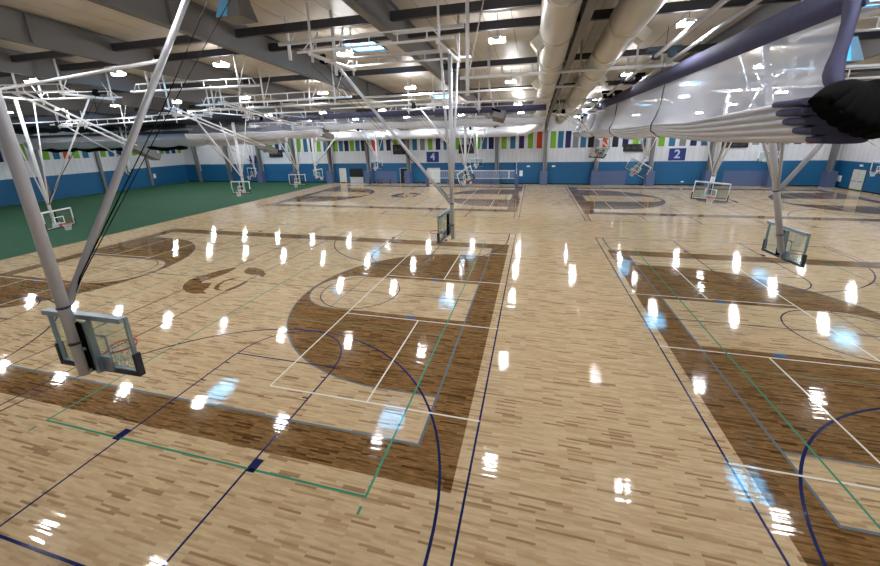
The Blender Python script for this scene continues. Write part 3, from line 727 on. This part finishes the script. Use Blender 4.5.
pipe_truss((-25.5, 24.5, 9.35), (-13.5, 24.5, 9.35), 0.42, 9, 'white pipe truss just behind the one in front of the left lamps', 0.06, (0.3, 0.8))
pipe_truss((-46, 27.0, 8.7), (-27, 25.6, 8.9), 0.45, 12, 'long white pipe truss across the dark netting at the far left', 0.06, (0.2, 0.5, 0.85))
pipe_truss((-20.5, 15.5, 9.5), (-13.2, 16.2, 9.5), 0.35, 6, 'short white pipe truss under the second roof beam at upper left', 0.055, (0.15, 0.85))
pipe_truss((-12.5, 30.5, 9.1), (0.8, 30.5, 9.1), 0.4, 9, 'white pipe truss behind the central mast, above the cross hall curtain', 0.06, (0.2, 0.6))
pipe_truss((6, 24, 9.2), (21, 24, 9.2), 0.45, 9, 'white pipe truss seen through the curtain mesh', 0.06, (0.2, 0.5, 0.8))
def arm(pts, off, lab):
    e = empty('folding_arm_frame', pts[0]); tag(e, lab, 'arm frame', 'sloping arm frames at the left'); o0 = Vector(pts[0])
    a, b = Vector((0, 0, 0)), Vector(pts[1])-o0
    for s_2 in (0, 1): MB().tube([a+Vector((off*s_2, 0, 0.0)), b+Vector((off*s_2, 0, 0))], 0.06, 8).build('arm', M['white'], e)
    for t in (0.02, 0.5, 0.97): MB().tube([a.lerp(b, t), a.lerp(b, t)+Vector((off, 0, 0))], 0.035, 6).build('cross_bar', M['white'], e)
    zr = roof_z(pts[0][1])-0.01-pts[0][2]
    MB().tube([(off/2, 0, -0.05), (off/2, 0, zr)], 0.05, 8).tube([(off/2-0.1, 0, 0), (off*1.0+0.1, 0, 0)], 0.04, 8).build('hanger_post', M['white'], e)
    zr = roof_z(pts[1][1])-0.01-pts[0][2]
    MB().tube([b+Vector((off/2, 0, 0.1)), (b.x+off/2, b.y, zr)], 0.008, 5).build('hoist_cable', M['strut'], e)
    q = (b-a).to_track_quat('Y', 'Z').to_matrix()
    MB().box(b+(b-a).normalized()*0.8+Vector((off/2, 0, -0.05)), (0.75, 1.7, 0.42), q).build('grey_end_box', M['frame_grey'], e)
arm([(-24, 20.1, 9.16), (-24, 28.2, 6.5)], 0.7, 'sloping pair of white arms ending in a grey box, right one of three')
arm([(-26, 13.7, 9.55), (-26, 18.6, 6.8)], 0.8, 'sloping pair of white arms ending in a grey box, left one of three')
arm([(-21, 21.5, 9.5), (-20.5, 32.5, 7.5)], 0.6, 'highest sloping pair of white arms, ending by the curtain end')
for k, (x, y, z0_, lab) in enumerate(((-9.75, 14.0, 10.0, 'white post at the left end of the long white pipe'), (-7.75, 14.0, 9.3, 'white post below the skylight beside the nearest middle lamp'), (-2.3, 13.0, 8.2, 'thick white post just right of the central mast'))):
    o = MB().tube([(x, y, z0_), (x, y, roof_z(y)-0.01)], 0.065, 8).tube([(x, y, z0_+0.5), (x+0.6, y, roof_z(y)-0.3)], 0.022, 6).build('drop_post', M['white']); tag(o, lab, 'post')

# hung speaker
e = empty('hung_speaker', (-1.95, 21.0, 7.9)); tag(e, 'grey loudspeaker box hanging tilted right of the central mast', 'speaker')
MB().box((0, 0, 0), (0.62, 0.5, 0.5), Matrix.Rotation(-0.5, 3, 'X') @ Matrix.Rotation(0.3, 3, 'Y')).build('cabinet', M['frame_grey'], e)
MB().tube([(-0.25, 0.1, 0.2), (-0.6, 0.1, 1.6), (-0.6, 0.1, roof_z(21.1)-7.91)], 0.05, 8).build('bracket', M['pipe'], e)
MB().box((-0.15, 0.0, 0.3), (0.5, 0.4, 0.14), Matrix.Rotation(0.3, 3, 'Y')).build('rear_cap', M['black'], e)
# hoods
for x, y, z, lab in ((-9.9, 11.6, 11.25, 'grey sheet metal hood with skylight blue painted on its face at the upper left roof'), (12.3, 20.2, 9.9, 'grey sheet metal hood with painted skylight blue beyond the curtain end at the right')):
    e = empty('roof_hood', (x, y, z)); tag(e, lab, 'hood')
    MB().loft([[(-0.42, -0.5, -0.45), (0.5, -0.5, -0.45), (0.5, 0.35, -0.45), (-0.42, 0.35, -0.45)], [(-0.2, -0.25, 0.5), (0.25, -0.25, 0.5), (0.25, 0.2, 0.5), (-0.2, 0.2, 0.5)]], False).build('shell', M['frame_grey'], e)
    MB().prism([(-0.42, -0.51, -0.44), (0.05, -0.51, -0.44), (0.0, -0.27, 0.45), (-0.2, -0.27, 0.45)], (0, 0, 0), (0, -0.02, 0)).build('face', M['hood_skylit'], e)

# ------------------------------------------------------------------ back wall things
def front_box(name, x0, x1, z0, z1, m, label, cat, dep=0.08, y=YF-0.052, group=None):
    o = MB().box2((x0, y-dep, z0), (x1, y, z1)).build(name, m); tag(o, label, cat, group); return o
cols = ['b_green', 'b_teal', 'b_navy', 'b_green', 'b_teal', 'b_black', 'b_grey']
cname = {'b_green': 'green', 'b_teal': 'teal', 'b_navy': 'navy', 'b_grey': 'grey', 'b_orange': 'orange red', 'b_black': 'black'}
spec = {-7: ['b_teal', 'b_green', 'b_navy', 'b_teal', 'b_green'], -6: ['b_green', 'b_teal', 'b_navy', 'b_green', 'b_teal'], -5: ['b_green', 'b_teal', 'b_navy', 'b_green', 'b_teal', 'b_black'],
        -4: ['b_orange', 'b_teal', 'b_navy', 'b_green', 'b_teal'], -3: ['b_teal', 'b_grey', 'b_green', 'b_navy', 'b_teal'], -2: ['b_green', 'b_grey', 'b_navy', 'b_green', 'b_teal', 'b_navy'],
        -1: ['b_green', 'b_teal', 'b_navy', 'b_green', 'b_orange'], 0: ['b_green', 'b_teal', 'b_navy', 'b_grey', 'b_teal', 'b_black'], 1: ['b_orange', 'b_black', 'b_navy', 'b_green', 'b_teal'],
        2: ['b_green', 'b_teal', 'b_grey', 'b_navy', 'b_teal'], 3: ['b_green', 'b_teal', 'b_black', 'b_grey', 'b_navy'], 4: ['b_grey', 'b_navy', 'b_orange', 'b_teal', 'b_green']}
for k, cs in spec.items():
    xb = 1.45+6.75*k; bay = ORD[k+9]
    if k+9 < 0: continue
    for i, cc in enumerate(cs):
        x = xb+1.05+i*(4.9/(len(cs)-1)); ln = 0.0
        o = MB().add([(x-0.36, YF-0.03, 7.3), (x+0.36, YF-0.03, 7.3), (x+0.36, YF-0.03, 5.05), (x-0.36, YF-0.03, 5.05), (x-0.36, YF-0.001, 7.3), (x+0.36, YF-0.001, 7.3), (x+0.36, YF-0.001, 5.05), (x-0.36, YF-0.001, 5.05)],
                     [(0, 3, 2, 1), (4, 5, 6, 7), (0, 1, 5, 4), (3, 7, 6, 2), (0, 4, 7, 3), (1, 2, 6, 5)]).build('banner', M[cc])
        tag(o, '%s back wall banner right of the %s column from the left, %s there' % (cname[cc], bay, ORD[i]), 'banner', 'banners on the back wall')
lc = ['b_green', 'b_teal', 'b_orange', 'b_green', 'b_teal', 'b_navy', 'b_green', 'b_teal', 'b_navy', 'b_teal', 'b_green', 'b_teal', 'b_navy', 'b_grey', 'b_green', 'b_teal', 'b_navy', 'b_green']
lc = ['b_green', 'b_teal', 'b_green', 'b_navy', 'b_teal', 'b_green', 'b_teal']+lc
for i, cc in enumerate(lc):
    y = 26.4+i*1.12
    if any(abs(y-q) < 0.56 for q in (26.5, 33.2, 40.0, 47.0)): continue
    o = MB().box2((XL+0.002, y-0.36, 5.2), (XL+0.03, y+0.36, 7.3)).build('banner', M[cc])
    tag(o, '%s banner on the left wall, %s from the near end' % (cname[cc], (ORD+['eighteenth', 'nineteenth', 'twentieth', 'twenty-first', 'twenty-second', 'twenty-third', 'twenty-fourth', 'twenty-fifth'])[i]), 'banner', 'banners on the left wall')
def text_mesh(s, size, m, parent, loc):
    cu_ = bpy.data.curves.new('digit', 'FONT'); cu_.body = s; cu_.size = size; cu_.align_x = 'CENTER'; cu_.align_y = 'CENTER'; cu_.extrude = 0.01; cu_.offset = 0.03
    to = bpy.data.objects.new('digit', cu_); C.objects.link(to); bpy.context.view_layer.update()
    me = bpy.data.meshes.new_from_object(to.evaluated_get(bpy.context.evaluated_depsgraph_get())); bpy.data.objects.remove(to)
    me.materials.clear(); me.materials.append(m)
    o = bpy.data.objects.new('digit', me); C.objects.link(o); o.parent = parent; o.location = loc; o.rotation_euler = (PI/2, 0, 0); return o
for x, s in ((-14.95, '4'), (18.0, '2')):
    o = empty('court_number_sign', (x, YF-0.031, 4.0)); tag(o, 'navy sign on the back wall with a pale digit %s' % ('four, by the central mast' if s == '4' else 'two, under the long curtain'), 'sign')
    MB().box2((-0.97, -0.03, -0.78), (0.97, 0.03, 0.78)).build('panel', M['sign'], o); text_mesh(s, 1.5, M['sign_digit'], o, (0, -0.04, 0))
front_box('court_number_sign', -48.1, -46.5, 3.15, 4.6, M['sign'], 'navy sign on the far left part of the back wall behind a goal', 'sign')
for x0, x1, z0, z1, lab in ((-21.3, -18.95, 4.45, 5.95, 'black scoreboard left of the central mast on the back wall'), (-10.9, -8.6, 4.45, 5.75, 'black scoreboard just right of the central mast on the back wall'), (11.5, 14.1, 4.45, 5.4, 'black scoreboard on the back wall under the curtain, left of the number 2'), (-43.9, -41.3, 4.25, 5.45, 'black scoreboard on the back wall above the turf'), (22.8, 25.6, 4.75, 5.5, 'black scoreboard on the back wall right of the number 2')):
    e = empty('scoreboard', ((x0+x1)/2, YF-0.1, z0)); tag(e, lab, 'scoreboard', 'scoreboards on the back wall'); hw_ = (x1-x0)/2
    MB().box2((-hw_, -0.1, 0), (hw_, 0.04, z1-z0)).build('case', M['screen'], e)
    for q in range(3): MB().box2((-hw_*0.75+q*hw_*0.6, -0.12, (z1-z0)*0.35), (-hw_*0.75+q*hw_*0.6+hw_*0.32, -0.1, (z1-z0)*0.65)).build('digit_window', M['strut'], e)
for x0, x1, lab in ((8.7, 12.2, 'long slate blue wall pad under the curtain at the back wall'), (-8.8, -6.0, 'long slate blue wall pad behind the volleyball net'), (23.6, 28.0, 'long slate blue wall pad at the right of the back wall'), (-24.6, -20.9, 'slate blue wall pad behind the benches')):
    front_box('wall_pad', x0, x1, 0.02, 1.88, M['wallpad'], lab, 'pad', 0.07)
# doors in the back wall
def door(n, x0, x1, h_, dark, double=False, win=False):
    o = struct(MB().box2((x0-0.06, YF-0.1, 0.0), (x0, YF-0.05, h_)).box2((x1, YF-0.1, 0.0), (x1+0.06, YF-0.05, h_)).box2((x0-0.06, YF-0.1, h_), (x1+0.06, YF-0.05, h_+0.06)).build('door_%d' % n, M['door_paint']))
    k = 2 if double else 1; w_ = (x1-x0)/k
    for i in range(k):
        MB().box2((x0+i*w_+0.02, YF-0.08, 0.02), (x0+(i+1)*w_-0.02, YF-0.052, h_)).build('door_leaf', M['dark_room'] if dark else M['door_paint'], o)
    MB().box((x1-0.15 if not double else (x0+x1)/2-0.12, YF-0.11, 1.02), (0.1, 0.05, 0.05)).build('door_handle', M['galv'], o)
door(1, -30.9, -29.8, 2.3, False); door(2, -20.3, -18.9, 2.3, True, True); door(3, -15.8, -13.9, 2.3, False, True)
e = empty('serving_hatch', (-27.9, YF-0.08, 0)); tag(e, 'dark serving hatch with a pale counter in the back wall', 'serving hatch')
MB().box2((-1.15, -0.04, 0.95), (1.15, 0.02, 2.3)).build('opening', M['dark_room'], e); MB().box2((-1.2, -0.3, 0.85), (1.2, 0.02, 0.93)).build('counter', M['door_paint'], e); MB().box2((-1.15, -0.04, 0.02), (1.15, 0.02, 0.85)).build('front_panel', M['pipe_dark'], e)
for k in range(2):
    e = empty('bench', (-24.3+k*2.0, YF-1.6, 0)); tag(e, 'low dark bench by the back wall, %s one' % ('left' if k == 0 else 'right'), 'bench', 'benches by the back wall')
    for r_ in range(2):
        MB().box((0, -0.35*r_+0.35, 0.8-0.35*r_), (1.8, 0.28, 0.05)).build('seat', M['strut'], e)
    for s in (-0.75, 0.75): MB().bar((s, 0.45, 0.02), (s, 0.35, 0.78), 0.05, 0.05).bar((s, -0.1, 0.02), (s, 0.0, 0.43), 0.05, 0.05).bar((s, 0.4, 0.1), (s, -0.05, 0.1), 0.05, 0.05).build('frame', M['black'], e)
# door in the right wall
o = struct(MB().box2((XR-0.1, 49.7, 0), (XR-0.05, 49.78, 2.3)).box2((XR-0.1, 51.5, 0), (XR-0.05, 51.58, 2.3)).box2((XR-0.1, 49.7, 2.3), (XR-0.05, 51.58, 2.38)).build('door_4', M['strut']))
for k in range(2):
    lf = MB().box2((XR-0.085, 49.79+k*0.87, 0.02), (XR-0.052, 50.61+k*0.87, 2.29)).build('door_leaf', M['door_paint'], o)
    MB().box2((XR-0.14, 49.9+k*0.87, 0.98), (XR-0.09, 50.5+k*0.87, 1.04)).build('push_bar', M['strut'], lf)
def small(name, x0, x1, z0, z1, lab, cat, m='white'): front_box(name, x0, x1, z0, z1, M[m], lab, cat, 0.05)
small('notice', -1.95, -1.5, 1.15, 1.95, 'small white notice on the blue wall left of the central back column', 'notice')
small('exit_light', -0.95, -0.5, 2.45, 2.65, 'small white light box on the blue wall, left of the central back column', 'light box')
small('exit_light', 2.5, 2.95, 2.45, 2.65, 'small white light box on the blue wall, right of the central back column', 'light box')
small('wall_socket', 18.9, 19.2, 0.4, 0.55, 'small white socket low on the blue wall under the number 2', 'socket')
o = MB().box2((XR-0.1, 52.9, 0.7), (XR-0.055, 53.6, 1.4)).build('notice', M['white']); tag(o, 'white notice on the right wall beside the double door', 'notice')
o = MB().box2((XR-0.12, 50.4, 2.65), (XR-0.055, 50.8, 2.85)).build('exit_light', M['white']); tag(o, 'small white light box above the double door', 'light box')
o = MB().box2((XL+0.055, 47.6, 1.3), (XL+0.09, 48.0, 2.0)).build('notice', M['white']); tag(o, 'white notice on the blue left wall near the far corner', 'notice')

# volleyball net on the far court
e = empty('volleyball_net', (-2.2, 50.2, 0)); tag(e, 'white volleyball net standing on the far court before the back wall', 'volleyball net')
nm = MB()
for k in range(11): nm.box2((-12.2, -0.006, 1.25+0.1*k-0.006), (-0.3, 0.006, 1.25+0.1*k+0.006))
for k in range(40): nm.box2((-12.2+k*0.305-0.005, -0.005, 1.25), (-12.2+k*0.305+0.005, 0.005, 2.25))
nm.build('net_mesh', M['net'], e)
MB().box2((-12.3, -0.015, 2.22), (-0.25, 0.015, 2.32)).build('top_tape', M['white'], e); MB().box2((-12.3, -0.015, 1.2), (-0.25, 0.015, 1.26)).build('bottom_tape', M['white'], e)
for s in (-1.0, -11.7): MB().box2((s-0.06, -0.02, 1.2), (s+0.06, 0.02, 2.3)).build('side_band', M['white'], e)
for x in (0, -12.6):
    p_ = MB().tube([(x, 0, 0.002), (x, 0, 2.45)], 0.05, 10).build('post', M['pipe'], e)
    MB().box((x, 0, 0.92), (0.42, 0.42, 1.82)).build('post_pad', M['wallpad'], p_)
o = MB().tube([(-2.2, 49.6, 2.5), (-2.2, 49.6, roof_z(49.6)-0.01)], 0.06, 8).build('hanging_pole', M['pipe']); tag(o, 'white pole hanging over the right post of the volleyball net', 'pole')
